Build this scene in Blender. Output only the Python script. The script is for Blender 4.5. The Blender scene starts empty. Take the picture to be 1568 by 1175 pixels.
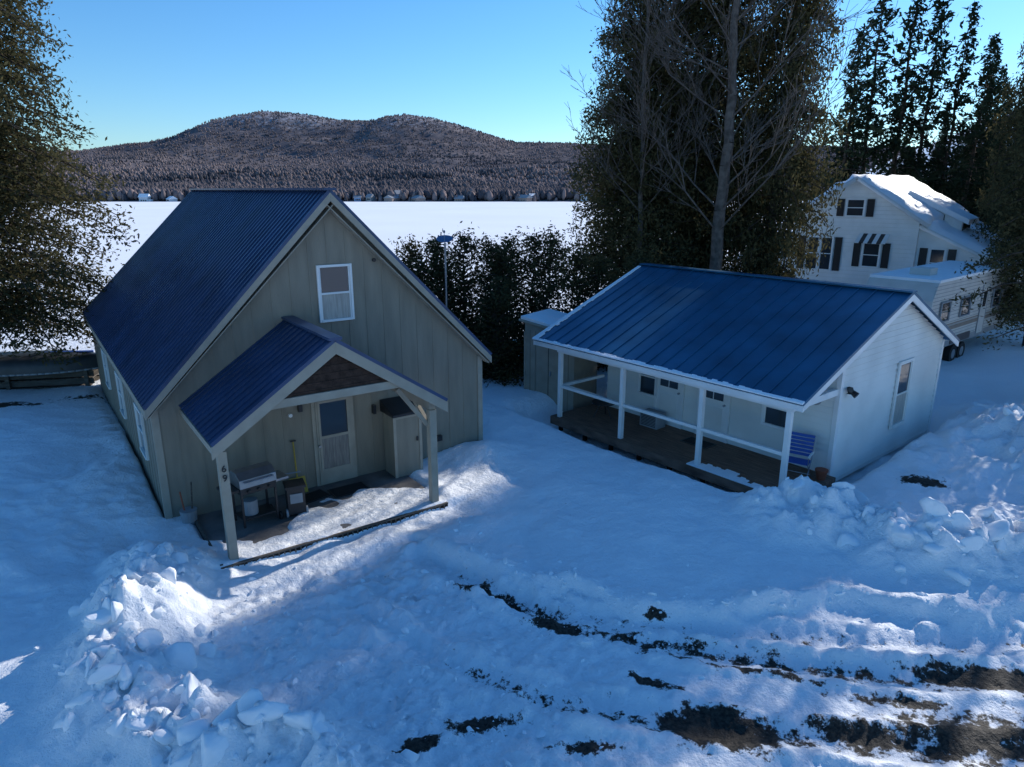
import bpy, math, random
import numpy as np
from mathutils import Matrix, Vector
random.seed(7); rng=np.random.default_rng(7)
scene=bpy.context.scene
COL=scene.collection
# ------------------------------------------------------------------ materials
def newmat(name):
    m=bpy.data.materials.new(name); m.use_nodes=True
    nt=m.node_tree; b=nt.nodes['Principled BSDF']; return m,nt,b
def pmat(name,col,rough=.6,metal=0,spec=.5,var=.12,nscale=6,bump=0,bscale=30,stretch=(1,1,1)):
    m,nt,b=newmat(name); N=nt.nodes; L=nt.links
    tc=N.new('ShaderNodeTexCoord'); mp=N.new('ShaderNodeMapping'); mp.inputs['Scale'].default_value=stretch
    L.new(tc.outputs['Object'],mp.inputs['Vector'])
    n=N.new('ShaderNodeTexNoise'); n.inputs['Scale'].default_value=nscale; n.inputs['Detail'].default_value=3
    L.new(mp.outputs[0],n.inputs['Vector'])
    cr=N.new('ShaderNodeValToRGB')
    lo=[c*(1-var*1.6) for c in col]; hi=[min(1,c*(1+var)) for c in col]
    cr.color_ramp.elements[0].position=.3; cr.color_ramp.elements[1].position=.7
    cr.color_ramp.elements[0].color=(*lo,1); cr.color_ramp.elements[1].color=(*hi,1)
    L.new(n.outputs['Fac'],cr.inputs['Fac']); L.new(cr.outputs['Color'],b.inputs['Base Color'])
    b.inputs['Roughness'].default_value=rough; b.inputs['Metallic'].default_value=metal
    b.inputs['Specular IOR Level'].default_value=spec
    if bump:
        n2=N.new('ShaderNodeTexNoise'); n2.inputs['Scale'].default_value=bscale; n2.inputs['Detail'].default_value=2
        L.new(mp.outputs[0],n2.inputs['Vector'])
        bp=N.new('ShaderNodeBump'); bp.inputs['Strength'].default_value=bump; bp.inputs['Distance'].default_value=.02
        L.new(n2.outputs['Fac'],bp.inputs['Height']); L.new(bp.outputs[0],b.inputs['Normal'])
    return m
ROOFN=pmat('navy_metal',(.026,.060,.14),.36,.25,.5,.18,1.2)
ROOFB=pmat('blue_metal',(.018,.115,.215),.36,.25,.5,.16,1.2)
SAGE=pmat('khaki_siding',(.26,.232,.18),.75,0,.3,.10,1.6,.15,20,(3,3,.5))
SAGET=pmat('khaki_trim',(.36,.325,.26),.7,0,.3,.08,3)
WHITE=pmat('white_paint',(.80,.80,.78),.55,0,.4,.05,2,.1,15)
WHITED=pmat('white_siding',(.76,.76,.72),.6,0,.3,.08,.8,.08,20)
BROWN=pmat('brown_shingle',(.055,.034,.026),.8,0,.2,.3,9,.5,30)
DECK=pmat('deck_wood',(.21,.125,.085),.7,0,.3,.3,5,.3,20,(.4,6,1))
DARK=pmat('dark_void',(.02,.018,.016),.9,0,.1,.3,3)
CONC=pmat('porch_concrete',(.16,.15,.14),.75,0,.3,.25,2,.3,20)
SNOWP=pmat('snow_plain',(.91,.925,.935),.6,0,.2,.02,3,.6,12)
BLACK=pmat('black_plastic',(.02,.02,.022),.4,0,.5,.15,5)
STEEL=pmat('steel',(.35,.36,.38),.35,.8,.5,.1,6)
YEL=pmat('yellow_plastic',(.45,.30,.03),.5,0,.5,.1,5)
BLUEP=pmat('blue_plastic',(.03,.10,.38),.5,0,.5,.1,5)
REDP=pmat('terracotta',(.30,.09,.05),.7,0,.3,.1,5)
WOODR=pmat('rough_timber',(.13,.11,.09),.85,0,.2,.3,5,.5,18,(.4,5,5))
BARK=pmat('bark',(.085,.065,.05),.9,0,.2,.35,6)
BARKG=pmat('grey_bark',(.12,.10,.085),.9,0,.2,.3,5)
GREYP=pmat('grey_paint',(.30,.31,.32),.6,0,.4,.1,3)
RUB=pmat('rubber',(.02,.02,.02),.8,0,.3,.1,4)
BEIGE=pmat('beige_panel',(.62,.60,.55),.45,0,.4,.06,2)
TAN=pmat('tan_stripe',(.25,.20,.16),.5,0,.4,.1,2)
m,nt,b=newmat('window_glass'); b.inputs['Base Color'].default_value=(.03,.04,.05,1); b.inputs['Roughness'].default_value=.06; b.inputs['Specular IOR Level'].default_value=.8; GLASS=m
CURT=pmat('curtain',(.40,.38,.34),.5,0,.5,.15,6,0,1,(6,6,.5))
CURTD=pmat('dim_curtain',(.20,.19,.17),.4,0,.5,.25,6,0,1,(6,6,.5))
def leafmat(name,c1,c2,trans=.3):
    m=bpy.data.materials.new(name); m.use_nodes=True; nt=m.node_tree; N=nt.nodes; L=nt.links
    for n in list(N): N.remove(n)
    out=N.new('ShaderNodeOutputMaterial'); at=N.new('ShaderNodeAttribute'); at.attribute_name='tint'
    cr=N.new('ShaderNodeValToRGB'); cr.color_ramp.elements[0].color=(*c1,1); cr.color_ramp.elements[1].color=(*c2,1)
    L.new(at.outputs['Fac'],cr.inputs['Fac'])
    d=N.new('ShaderNodeBsdfDiffuse'); L.new(cr.outputs[0],d.inputs[0])
    if trans>0:
        t=N.new('ShaderNodeBsdfTranslucent'); mx=N.new('ShaderNodeMixShader'); mx.inputs[0].default_value=trans
        L.new(cr.outputs[0],t.inputs[0]); L.new(d.outputs[0],mx.inputs[1]); L.new(t.outputs[0],mx.inputs[2]); L.new(mx.outputs[0],out.inputs[0])
    else: L.new(d.outputs[0],out.inputs[0])
    return m
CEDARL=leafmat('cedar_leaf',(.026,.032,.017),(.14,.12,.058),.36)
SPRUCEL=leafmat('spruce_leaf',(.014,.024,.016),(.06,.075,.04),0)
FARL=leafmat('far_tree',(.042,.05,.062),(.29,.225,.21),0)  # bluish dark end mixes distance haze into the tree colour
# ------------------------------------------------------------------ mesh helpers
class MB:
    def __init__(s): s.V=[];s.F=[];s.I=[];s.mats=[]
    def mi(s,m):
        if m not in s.mats: s.mats.append(m)
        return s.mats.index(m)
    def add(s,vs,fs,mat,T=None):
        o=len(s.V); i=s.mi(mat)
        for v in vs:
            v=Vector(v); s.V.append(tuple(T@v) if T else tuple(v))
        for f in fs: s.F.append([o+k for k in f]); s.I.append(i)
    def box(s,x0,x1,y0,y1,z0,z1,mat,T=None):
        vs=[(x0,y0,z0),(x1,y0,z0),(x1,y1,z0),(x0,y1,z0),(x0,y0,z1),(x1,y0,z1),(x1,y1,z1),(x0,y1,z1)]
        s.add(vs,[(0,3,2,1),(4,5,6,7),(0,1,5,4),(1,2,6,5),(2,3,7,6),(3,0,4,7)],mat,T)
    def prism(s,pts,vec,mat,T=None):
        n=len(pts); a=[Vector(p) for p in pts]; v=Vector(vec)
        vs=a+[p+v for p in a]
        fs=[tuple(range(n))[::-1],tuple(range(n,2*n))]+[(i,(i+1)%n,n+(i+1)%n,n+i) for i in range(n)]
        s.add(vs,fs,mat,T)
    def beam(s,p0,p1,w,h,mat,T=None,up=(0,0,1)):
        p0=Vector(p0);p1=Vector(p1);d=(p1-p0);L=d.length;d.normalize();u=Vector(up)
        sx=d.cross(u)
        if sx.length<1e-3: sx=d.cross(Vector((0,1,0)))
        sx.normalize(); uz=sx.cross(d)
        vs=[]
        for q in (p0,p1):
            for a,b in((-1,-1),(1,-1),(1,1),(-1,1)): vs.append(q+sx*(a*w/2)+uz*(b*h/2))
        s.add(vs,[(0,3,2,1),(4,5,6,7),(0,1,5,4),(1,2,6,5),(2,3,7,6),(3,0,4,7)],mat,T)
    def cyl(s,p0,p1,r0,r1,mat,n=12,T=None):
        p0=Vector(p0);p1=Vector(p1);d=(p1-p0).normalized()
        a=d.orthogonal().normalized();b=d.cross(a);vs=[]
        for q,r in((p0,r0),(p1,r1)):
            for k in range(n):
                t=2*math.pi*k/n; vs.append(q+a*(math.cos(t)*r)+b*(math.sin(t)*r))
        fs=[(k,(k+1)%n,n+(k+1)%n,n+k) for k in range(n)]+[tuple(range(n))[::-1],tuple(range(n,2*n))]
        s.add(vs,fs,mat,T)
    def obj(s,name,parent=None,bevel=0,smooth=False):
        me=bpy.data.meshes.new(name); me.from_pydata(s.V,[],s.F)
        for m in s.mats: me.materials.append(m)
        me.polygons.foreach_set('material_index',s.I)
        if smooth: me.polygons.foreach_set('use_smooth',[True]*len(s.F))
        me.update(); o=bpy.data.objects.new(name,me); COL.objects.link(o)
        if parent: o.parent=parent
        if bevel:
            md=o.modifiers.new('b','BEVEL'); md.width=bevel; md.segments=2; md.limit_method='ANGLE'
        return o
def empty(name,loc,rot=0):
    e=bpy.data.objects.new(name,None); e.location=loc; e.rotation_euler=(0,0,math.radians(rot)); e.empty_display_size=.3; COL.objects.link(e); return e
def TR(loc,rz=0): return Matrix.Translation(loc)@Matrix.Rotation(math.radians(rz),4,'Z')
def fast_mesh(name,V,F,mats,tint=None,smooth=False,midx=None):
    V=np.asarray(V,np.float32);F=np.asarray(F,np.int32);k=F.shape[1]
    me=bpy.data.meshes.new(name); me.vertices.add(len(V)); me.vertices.foreach_set('co',V.ravel())
    me.loops.add(F.size); me.loops.foreach_set('vertex_index',F.ravel())
    me.polygons.add(len(F)); me.polygons.foreach_set('loop_start',np.arange(0,F.size,k,dtype=np.int32))
    if midx is not None: me.polygons.foreach_set('material_index',np.asarray(midx,np.int32))
    if smooth: me.polygons.foreach_set('use_smooth',np.ones(len(F),bool))
    for m in mats: me.materials.append(m)
    if tint is not None:
        a=me.attributes.new('tint','FLOAT','POINT'); a.data.foreach_set('value',np.asarray(tint,np.float32))
    me.update(calc_edges=True); print('mesh',name,len(F)); return me
def mkobj(name,me,parent=None,loc=(0,0,0)):
    o=bpy.data.objects.new(name,me); o.location=loc; COL.objects.link(o)
    if parent:o.parent=parent
    return o
# ------------------------------------------------------------------ noise
TAB=rng.random((512,512))
def vn(x,y):
    xi=np.floor(x).astype(int);yi=np.floor(y).astype(int);fx=x-xi;fy=y-yi
    fx=fx*fx*fx*(fx*(fx*6-15)+10);fy=fy*fy*fy*(fy*(fy*6-15)+10)
    a=TAB[xi%512,yi%512];b=TAB[(xi+1)%512,yi%512];c=TAB[xi%512,(yi+1)%512];d=TAB[(xi+1)%512,(yi+1)%512]
    return (a+(b-a)*fx)*(1-fy)+(c+(d-c)*fx)*fy
def fbm(x,y,s,o=4,seed=0,g=.5):
    t=0;a=1;n=0;x=x+seed*17.3;y=y+seed*9.7
    for i in range(o):
        c_,s_=math.cos(i*1.1),math.sin(i*1.1)
        t=t+a*(vn((x*c_-y*s_)*s+i*31.7,(x*s_+y*c_)*s+i*12.1)-.5);n+=a;a*=g;s*=2.03
    return t/n*2
def ss(a,b,x):
    t=np.clip((x-a)/(b-a),0,1);return t*t*(3-2*t)
def pdist(x,y,pts):
    D=np.full(np.shape(x),1e9)
    for (ax,ay),(bx,by) in zip(pts[:-1],pts[1:]):
        dx,dy=bx-ax,by-ay;t=np.clip(((x-ax)*dx+(y-ay)*dy)/(dx*dx+dy*dy),0,1)
        D=np.minimum(D,np.hypot(x-ax-t*dx,y-ay-t*dy))
    return D
def worley(x,y,s,seed=0):
    xs=x*s+seed*5.3;ys=y*s+seed*3.1;xi=np.floor(xs).astype(int);yi=np.floor(ys).astype(int);D=np.full(np.shape(x),9.)
    for i in(-1,0,1):
        for j in(-1,0,1):
            cx=xi+i+TAB[(xi+i)%512,(yi+j)%512];cy=yi+j+TAB[(yi+j+77)%512,(xi+i+33)%512]
            D=np.minimum(D,np.hypot(xs-cx,ys-cy))
    return D
LB=[(-5.9,10.3),(-5.7,9.3),(-5.3,8.2),(-4.6,7.2),(-3.4,6.45),(-2.0,5.95),(-1.2,5.5)]
RB=[(5.6,12.4),(6.6,11.7),(7.6,10.9),(9.5,10.6),(13,10.8)]
RB2=[(13.0,17.5),(12.2,16),(12.4,14.3)]
TRK=[[(-1.6,11.2),(-.4,10.1),(1.0,9.1),(2.8,8.5),(5,8.0),(9,7.6)],[(-2.6,9.8),(-1.2,8.4),(.6,7.5),(2.6,7.1),(5,6.7),(9,6.4)],[(-.2,9.9),(1.4,9.3),(3.5,8.9),(6,8.7),(9,8.6)]]
YBX=[-30,-4.2,-3.2,-1.9,-.93,.49,2.2,5.2,7.8,14,30]; YBY=[11,11.2,11.4,11.9,10.7,10.0,9.3,9.5,9.2,9,9]
def H(x,y):
    x=np.asarray(x,float);y=np.asarray(y,float)
    near=1-ss(30,60,np.hypot(x,y-12))
    d=np.minimum(y-27+fbm(x,y,.08,2,3)*3,(10+.42*(y-27)-x)); lake=ss(0,13,d)
    z=-4.8*lake
    q=x-.42*y-12; hill=40*ss(8,75,q)*ss(38,75,y)
    z=z+hill*(1-lake)+fbm(x,y,.02,3,5)*2*ss(60,200,np.hypot(x,y))*(1-lake)
    yb=np.interp(x,YBX,YBY)+fbm(x,y,.9,3,2)*.35
    plow=(1-ss(-.15,.2,y-yb))*ss(-5.4,-4.6,x)
    soft=.20+fbm(x,y,.35,3,1)*.13+fbm(x,y,1.2,2,11)*.03
    soft=soft+.35*(1-ss(-9.5,-6.2,x))*(1-ss(16,22,y))
    wx=x+fbm(x,y,2.3,2,31)*.25;wy=y+fbm(x,y,2.3,2,32)*.25
    churn=np.clip(.42-worley(wx,wy,4.3,1),0,1)*.20*ss(-.3,.5,fbm(x,y,.8,3,33))+fbm(x,y,1.5,6,4,.72)*.17
    ch_mask=plow*(1-ss(.0,3.0,x)*.6)
    z=z+near*(soft*(1-plow)+plow*(.02+ch_mask*churn+fbm(x,y,3,4,6,.65)*.035))
    z=z-plow*.10*np.exp(-((x+3.3)/2.2)**2-((y-11)/1.2)**2)
    z=z+near*.16*np.exp(-((y-yb-.2)/.28)**2)*(.5+fbm(x,y,1.7,3,8))*ss(-2.0,-.6,x)
    cx,cy=x-5.85,y-13.85; o=.636*cx-.772*cy; t=.772*cx+.636*cy
    under=ss(-8.6,-7.6,o)*(1-ss(.3,.9,o))*ss(-1.3,-.3,t)*(1-ss(7.9,8.8,t))
    z=z*(1-under)+under*-.5
    gx,gy=x+6.74,y-12.32; s=.817*gx+.577*gy; u=-.577*gx+.817*gy
    por=ss(.3,.55,s)*(1-ss(4.85,5.1,s))*ss(-2.46,-2.40,u)*(1-ss(0,.2,u))
    pf=ss(.0,.4,s)*(1-ss(4.9,5.5,s))*ss(-3.6,-2.8,u)*(1-ss(-2.44,-2.38,u)); z=z*(1-pf)+pf*(.05+fbm(x,y,2.3,4,61)*.07)
    z=z*(1-por)+por*(.155-ss(-1.5,-.9,u+fbm(x,y,1.1,3,9)*.9)*.17+fbm(x,y,2,3,3)*.02)
    inh=ss(-.1,.1,s)*(1-ss(7.1,7.4,s))*ss(0,.2,u)*(1-ss(11.8,12,u)); z=z*(1-inh)-.2*inh
    z=z+near*.22*np.exp(-((s-7.0)/.7)**2-((u+.55)/.8)**2)
    lump=np.clip(.75-worley(wx,wy,1.7,2),0,1); lump2=np.clip(.7-worley(wx,wy,4.6,3),0,1)
    for pts,w,h in((LB,.62,.55),(RB,.85,.6),(RB2,1.0,.6)):
        dd=pdist(x,y,pts)+fbm(x,y,1.1,3,12)*.25; g=np.exp(-(np.clip(dd,0,None)/w)**2)
        z=z+g*(h*(.75+fbm(x,y,.8,2,14)*.5)+lump*.5+lump2*.2+fbm(x,y,2.5,4,41,.6)*.22)
    ry=ss(8,9.5,x)*(1-ss(19,22,y))*ss(9,10,y); z=z+ry*(fbm(x,y,.9,4,15,.6)*.22+lump*.1)
    z=z+near*(1-plow)*(fbm(x,y,1.6,4,20,.55)*.06)
    lf=(1-ss(-7.2,-6.2,x))*ss(8,9,y)*(1-ss(17,20,y)); z=z+lf*(fbm(x,y,.8,4,51,.6)*.22)
    for p in TRK:
        dd=pdist(x,y,p)+fbm(x,y,1.0,3,22)*.12
        z=z-plow*near*.08*np.exp(-(dd/.16)**2)+plow*near*.055*np.exp(-((np.abs(dd)-.34)/.1)**2)*(1+fbm(x,y,5,2,2))
    return z
PATCH=[(-.62,10.1,.42,.16,-25,1.2),(.70,9.15,.5,.2,-25,1.2),(2.55,7.05,.75,.36,-10,1.5),(1.9,7.9,.5,.12,-20,.9),(-.35,7.15,.55,.15,10,1.0),(-1.1,6.75,.3,.13,30,1.0),(6.5,7.95,1.1,.22,-8,1.25),
 (4.2,7.0,.7,.2,-5,1.),(2.4,8.4,.9,.08,-18,.7),(3.4,8.05,1.2,.10,-15,.7),(5.6,6.9,1.4,.5,-5,.88),(.9,6.75,.5,.12,0,.9),(7.6,7.2,1.4,.5,0,.9),(5.0,7.5,.8,.12,-12,.85),(-15.2,19.4,1.6,.35,8,.9),(-12.8,20.6,1.5,.3,20,.8),(9.1,14.1,.5,.2,-20,1.3),(2.2,9.28,.25,.06,0,1.2)]
def dirt(x,y):
    D=np.zeros(np.shape(x))
    for px,py,a,b2,ang,st in PATCH:
        c,s_=math.cos(math.radians(ang)),math.sin(math.radians(ang));u=(x-px)*c+(y-py)*s_;v=-(x-px)*s_+(y-py)*c
        D=np.maximum(D,st*np.exp(-(u/a)**2-(v/b2)**2))
    for p,st in zip(TRK,(.55,.5,.3)):
        D=np.maximum(D,st*np.exp(-(pdist(x,y,p)/.25)**2)*ss(-1.8,0,x))
    return D
# ------------------------------------------------------------------ ground
def axis(segs):
    out=[]
    for a,b2,st in segs: out.append(np.arange(a,b2,st))
    return np.concatenate(out)
def geo(a,b2,n): return a+(b2-a)*(np.geomspace(1,200,n)-1)/199
xs=np.concatenate([-geo(30,7000,40)[::-1],axis([(-29.5,-10,.3),(-10,11,.045),(11,16,.15),(16,40,.7)]),geo(40,7000,60)])
ys=np.concatenate([-geo(5,1500,16)[::-1],axis([(-4,5,.6),(5,14,.045),(14,20,.1),(20,34,.4),(34,60,2)]),geo(60,8000,70)])
X,Y=np.meshgrid(xs,ys); Z=H(X,Y)
nx,ny=len(xs),len(ys); idx=np.arange(nx*ny).reshape(ny,nx)
F=np.stack([idx[:-1,:-1],idx[:-1,1:],idx[1:,1:],idx[1:,:-1]],-1).reshape(-1,4)
m,nt,b=newmat('snow_ground_mat');N=nt.nodes;L=nt.links
tc=N.new('ShaderNodeTexCoord'); at=N.new('ShaderNodeAttribute'); at.attribute_name='tint'
n1=N.new('ShaderNodeTexNoise'); n1.inputs['Scale'].default_value=5; n1.inputs['Detail'].default_value=6; n1.inputs['Roughness'].default_value=.74
L.new(tc.outputs['Object'],n1.inputs['Vector'])
ma=N.new('ShaderNodeMath');ma.operation='MULTIPLY_ADD'; ma.inputs[1].default_value=1.0
sub=N.new('ShaderNodeMath');sub.operation='MULTIPLY_ADD'; sub.inputs[1].default_value=2.4; sub.inputs[2].default_value=-1.65
L.new(n1.outputs['Fac'],sub.inputs[0]); L.new(at.outputs['Fac'],ma.inputs[0]); L.new(sub.outputs[0],ma.inputs[2])
r=N.new('ShaderNodeValToRGB'); r.color_ramp.elements[0].position=.0; r.color_ramp.elements[1].position=.16
L.new(ma.outputs[0],r.inputs[0])
n2=N.new('ShaderNodeTexNoise'); n2.inputs['Scale'].default_value=22; n2.inputs['Detail'].default_value=3; L.new(tc.outputs['Object'],n2.inputs['Vector'])
dr=N.new('ShaderNodeValToRGB'); dr.color_ramp.elements[0].color=(.012,.011,.009,1); dr.color_ramp.elements[1].color=(.07,.055,.04,1); dr.color_ramp.elements[0].position=.35; dr.color_ramp.elements[1].position=.7
L.new(n2.outputs['Fac'],dr.inputs[0])
mx=N.new('ShaderNodeMix'); mx.data_type='RGBA'; mx.inputs[6].default_value=(.91,.925,.94,1)
L.new(r.outputs[0],mx.inputs[0]); L.new(dr.outputs[0],mx.inputs[7]); L.new(mx.outputs[2],b.inputs['Base Color'])
b.inputs['Roughness'].default_value=.65; b.inputs['Specular IOR Level'].default_value=.25
n3=N.new('ShaderNodeTexNoise'); n3.inputs['Scale'].default_value=6; n3.inputs['Detail'].default_value=6; n3.inputs['Roughness'].default_value=.70; L.new(tc.outputs['Object'],n3.inputs['Vector'])
bp=N.new('ShaderNodeBump'); bp.inputs['Strength'].default_value=.7; bp.inputs['Distance'].default_value=.10; L.new(n3.outputs['Fac'],bp.inputs['Height']); L.new(bp.outputs[0],b.inputs['Normal'])
SNOWG=m
me=fast_mesh('snow_ground',np.stack([X,Y,Z],-1).reshape(-1,3),F,[SNOWG],dirt(X,Y).ravel(),True)
mkobj('snow_ground',me)
LAKE=pmat('lake_snow',(.93,.94,.95),.7,0,.1,.02,.02)
mb=MB(); mb.add([(-6000,20,-4),(400,20,-4),(2500,720,-4),(-6000,720,-4)],[(0,1,2,3)],LAKE); mb.obj('frozen_lake')
# ------------------------------------------------------------------ mountain
RX=[-4000,-2600,-1900,-1404,-1180,-1110,-1000,-858,-721,-584,-481,-420,-365,-290,-193,-90,15,269,700,1500,4000]
RZ=[70,90,120,146,170,192,242,268,260,240,236,252,256,246,226,195,166,160,150,150,120]
def MH(x,y):
    t=np.clip((y-645)/1955,0,1); r=np.interp(x,RX,RZ)
    s=np.where(t<.6,.75*t**1.25,.75*.6**1.25+(1-.75*.6**1.25)*ss(0,1,(t-.6)/.4))
    r2=150+(r-150)*ss(.35,.95,t)
    z=-5+2.5*ss(640,655,y)+r2*s+fbm(x,y,.0035,5,7)*24*np.minimum(t*3,1)*(1-.85*ss(.8,1,t))+fbm(x,y,.03,3,8)*4*ss(0,.1,t)
    return z-ss(2600,4300,y)*(r*.9)
mxs=np.arange(-3600,3600,16.);mys=np.concatenate([np.arange(636,2700,18.),np.arange(2700,4500,120.)])
MX,MY=np.meshgrid(mxs,mys);MZ=MH(MX,MY)+(TAB[(MX/14).astype(int)%512,(MY/9).astype(int)%512]-.5)*6*ss(.1,.4,(MY-645)/1955)
i2=np.arange(MX.size).reshape(MX.shape);F=np.stack([i2[:-1,:-1],i2[:-1,1:],i2[1:,1:],i2[1:,:-1]],-1).reshape(-1,4)
m,nt,b=newmat('mountain_mat');N=nt.nodes;L=nt.links
tc=N.new('ShaderNodeTexCoord');n1=N.new('ShaderNodeTexNoise');n1.inputs['Scale'].default_value=.012;n1.inputs['Detail'].default_value=8;n1.inputs['Roughness'].default_value=.75;L.new(tc.outputs['Object'],n1.inputs['Vector'])
c1=N.new('ShaderNodeValToRGB');c1.color_ramp.elements[0].position=.38;c1.color_ramp.elements[1].position=.62;c1.color_ramp.elements[0].color=(.085,.08,.09,1);c1.color_ramp.elements[1].color=(.22,.185,.18,1);L.new(n1.outputs['Fac'],c1.inputs[0])  # dark end slightly blue, distance haze put into the colour
n2=N.new('ShaderNodeTexNoise');n2.inputs['Scale'].default_value=.09;n2.inputs['Detail'].default_value=4;L.new(tc.outputs['Object'],n2.inputs['Vector'])
sp=N.new('ShaderNodeSeparateXYZ');L.new(tc.outputs['Object'],sp.inputs[0])
mr=N.new('ShaderNodeMapRange');mr.inputs['From Min'].default_value=130;mr.inputs['From Max'].default_value=260;mr.inputs['To Min'].default_value=-.25;mr.inputs['To Max'].default_value=.2;L.new(sp.outputs[2],mr.inputs[0])
ad=N.new('ShaderNodeMath');ad.operation='ADD';L.new(n2.outputs['Fac'],ad.inputs[0]);L.new(mr.outputs[0],ad.inputs[1])
c2=N.new('ShaderNodeValToRGB');c2.color_ramp.elements[0].position=.5;c2.color_ramp.elements[1].position=.85;L.new(ad.outputs[0],c2.inputs[0])
mx=N.new('ShaderNodeMix');mx.data_type='RGBA';mx.inputs[7].default_value=(.5,.5,.54,1);L.new(c2.outputs[0],mx.inputs[0]);L.new(c1.outputs[0],mx.inputs[6]);L.new(mx.outputs[2],b.inputs['Base Color']);b.inputs['Roughness'].default_value=1;b.inputs['Specular IOR Level'].default_value=0
mkobj('mountain',fast_mesh('mountain',np.stack([MX,MY,MZ],-1).reshape(-1,3),F,[m],None,False))
def spindles(n,xr,yr,hf,hr,tintf,wr=.28,pw=1.5):
    y=yr[0]+(yr[1]-yr[0])*rng.random(n)**pw;x=rng.uniform(xr[0],xr[1],n)*(y/ yr[1] if pw>1 else 1)
    z=hf(x,y)-1;h=rng.uniform(hr[0],hr[1],n)*(1-.25*(y>1500));w=h*wr*rng.uniform(.7,1.3,n);tt=tintf(x,y)
    a0=rng.uniform(0,6.28,n);k=4
    V=np.zeros((n,2*k+2,3))
    V[:,0]=np.stack([x,y,z],-1);V[:,-1]=np.stack([x+rng.normal(0,.1,n)*w,y,z+h],-1)
    for i in range(k):
        for lv,(fz,fr) in enumerate(((.35,1),(.72,.72))):
            a=a0+i*2*math.pi/k;rr=w*fr*rng.uniform(.6,1.15,n)*np.where(tt>.35,1.,1.-.35*lv)
            V[:,1+lv*k+i]=np.stack([x+np.cos(a)*rr,y+np.sin(a)*rr,z+h*(fz+rng.uniform(-.08,.08,n))],-1)
    tri=[]
    for i in range(k):
        j=(i+1)%k;tri+= [(0,1+j,1+i),(1+i,1+j,1+k+j),(1+i,1+k+j,1+k+i),(1+k+i,1+k+j,2*k+1)]
    tri=np.array(tri);Fa=(tri[None]+(np.arange(n)*(2*k+2))[:,None,None]).reshape(-1,3)
    return V.reshape(-1,3),Fa,np.repeat(tt,2*k+2)
def tf(x,y):
    c=fbm(x,y,.005,4,30)+rng.normal(0,.12,len(x));return np.where(c>.30-.25*ss(1700,2300,y)*(np.abs(x+1130)<150),rng.uniform(0,.25,len(x)),np.clip(rng.uniform(.38,.75,len(x))+.5*fbm(x,y,.003,3,77)+.2*ss(1900,2600,y),.3,1))
V1,F1,T1=spindles(60000,(-2300,1900),(655,2610),MH,(6.5,11),tf,.36,1.3)
V2,F2,T2=spindles(1700,(-900,800),(643,668),MH,(5,13),lambda x,y:np.where(rng.random(len(x))<.4,rng.uniform(0,.25,len(x)),rng.uniform(.4,.9,len(x))),.3,1)
me=fast_mesh('distant_forest',np.concatenate([V1,V2]),np.concatenate([F1,F2+len(V1)]),[FARL],np.concatenate([T1,T2]));mkobj('distant_forest',me)
HM=[pmat('house_wall_a',(.62,.62,.62)),pmat('house_wall_b',(.22,.33,.48)),pmat('house_wall_c',(.30,.22,.18)),pmat('house_wall_d',(.35,.36,.34))]
for x in(-329,-305,-262,-139,-128,-108,-104,-84,-47,-40,-26,11,19,66,130):
    e=MB();w=random.uniform(2.2,7);d=random.uniform(3,5);h=random.uniform(2.2,5.0);mt=random.choice(HM)
    e.box(-w,w,-d,d,-3,h,mt);e.prism([(-w-.6,-d-.6,h),(-w-.6,d+.6,h),(-w-.6,0,h+random.uniform(1.5,3.5))],(2*w+1.2,0,0),random.choice([SNOWP,GREYP,GREYP]))
    for q in(-.6,-.1,.4): e.box(w*q,w*q+1.1,-d-.05,-d+.1,.6,1.8,BLACK)
    if random.random()<.5: e.box(w,w+2.5,-d+1,d-1,-3,h*.6,mt)
    yy_=642+random.random()**2*26
    o=e.obj('lake_house');o.location=(x,yy_,float(MH(np.array([x]),np.array([yy_]))[0])+.6);o.rotation_euler=(0,0,random.uniform(-1.2,1.2))
# ------------------------------------------------------------------ windows etc
def window(mb,T,w,h,frame,lower=None,fw=.07,mid=True):
    mb.box(-w/2-fw,-w/2,-.05,0,-fw,h+fw,frame,T);mb.box(w/2,w/2+fw,-.05,0,-fw,h+fw,frame,T)
    mb.box(-w/2,w/2,-.05,0,h,h+fw,frame,T);mb.box(-w/2,w/2,-.065,0,-fw,0,frame,T)
    if mid: mb.box(-w/2,w/2,-.035,0,h/2-.02,h/2+.02,frame,T)
    mb.box(-w/2,w/2,-.012,0,h/2+.02,h,GLASS,T)
    mb.box(-w/2,w/2,-.015,0,0,h/2-.02,lower or GLASS,T)
    for sx in(-1,1): mb.box(sx*w/2-(.03 if sx>0 else 0),sx*w/2+(0 if sx>0 else .03),-.028,0,0,h,frame,T)
def slopeT(P,A,S):
    A=Vector(A).normalized();S=Vector(S).normalized();n=A.cross(S)
    if n.z<0:n=-n
    M=Matrix.Identity(4)
    for i in range(3): M[i][0]=A[i];M[i][1]=S[i];M[i][2]=n[i];M[i][3]=P[i]
    return M
def metal_roof(mb,P,A,S,mat,sp,rw,rh,th=.04):
    T=slopeT(P,A,S);La=Vector(A).length;Ls=Vector(S).length
    mb.box(0,La,0,Ls,-th,0,mat,T);n=int(round(La/sp))
    for i in range(n+1):
        x=La*i/n; x0=min(max(x-rw/2,0),La-rw); mb.box(x0,x0+rw,0.0,Ls-.002,-.001,rh,mat,T)
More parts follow.
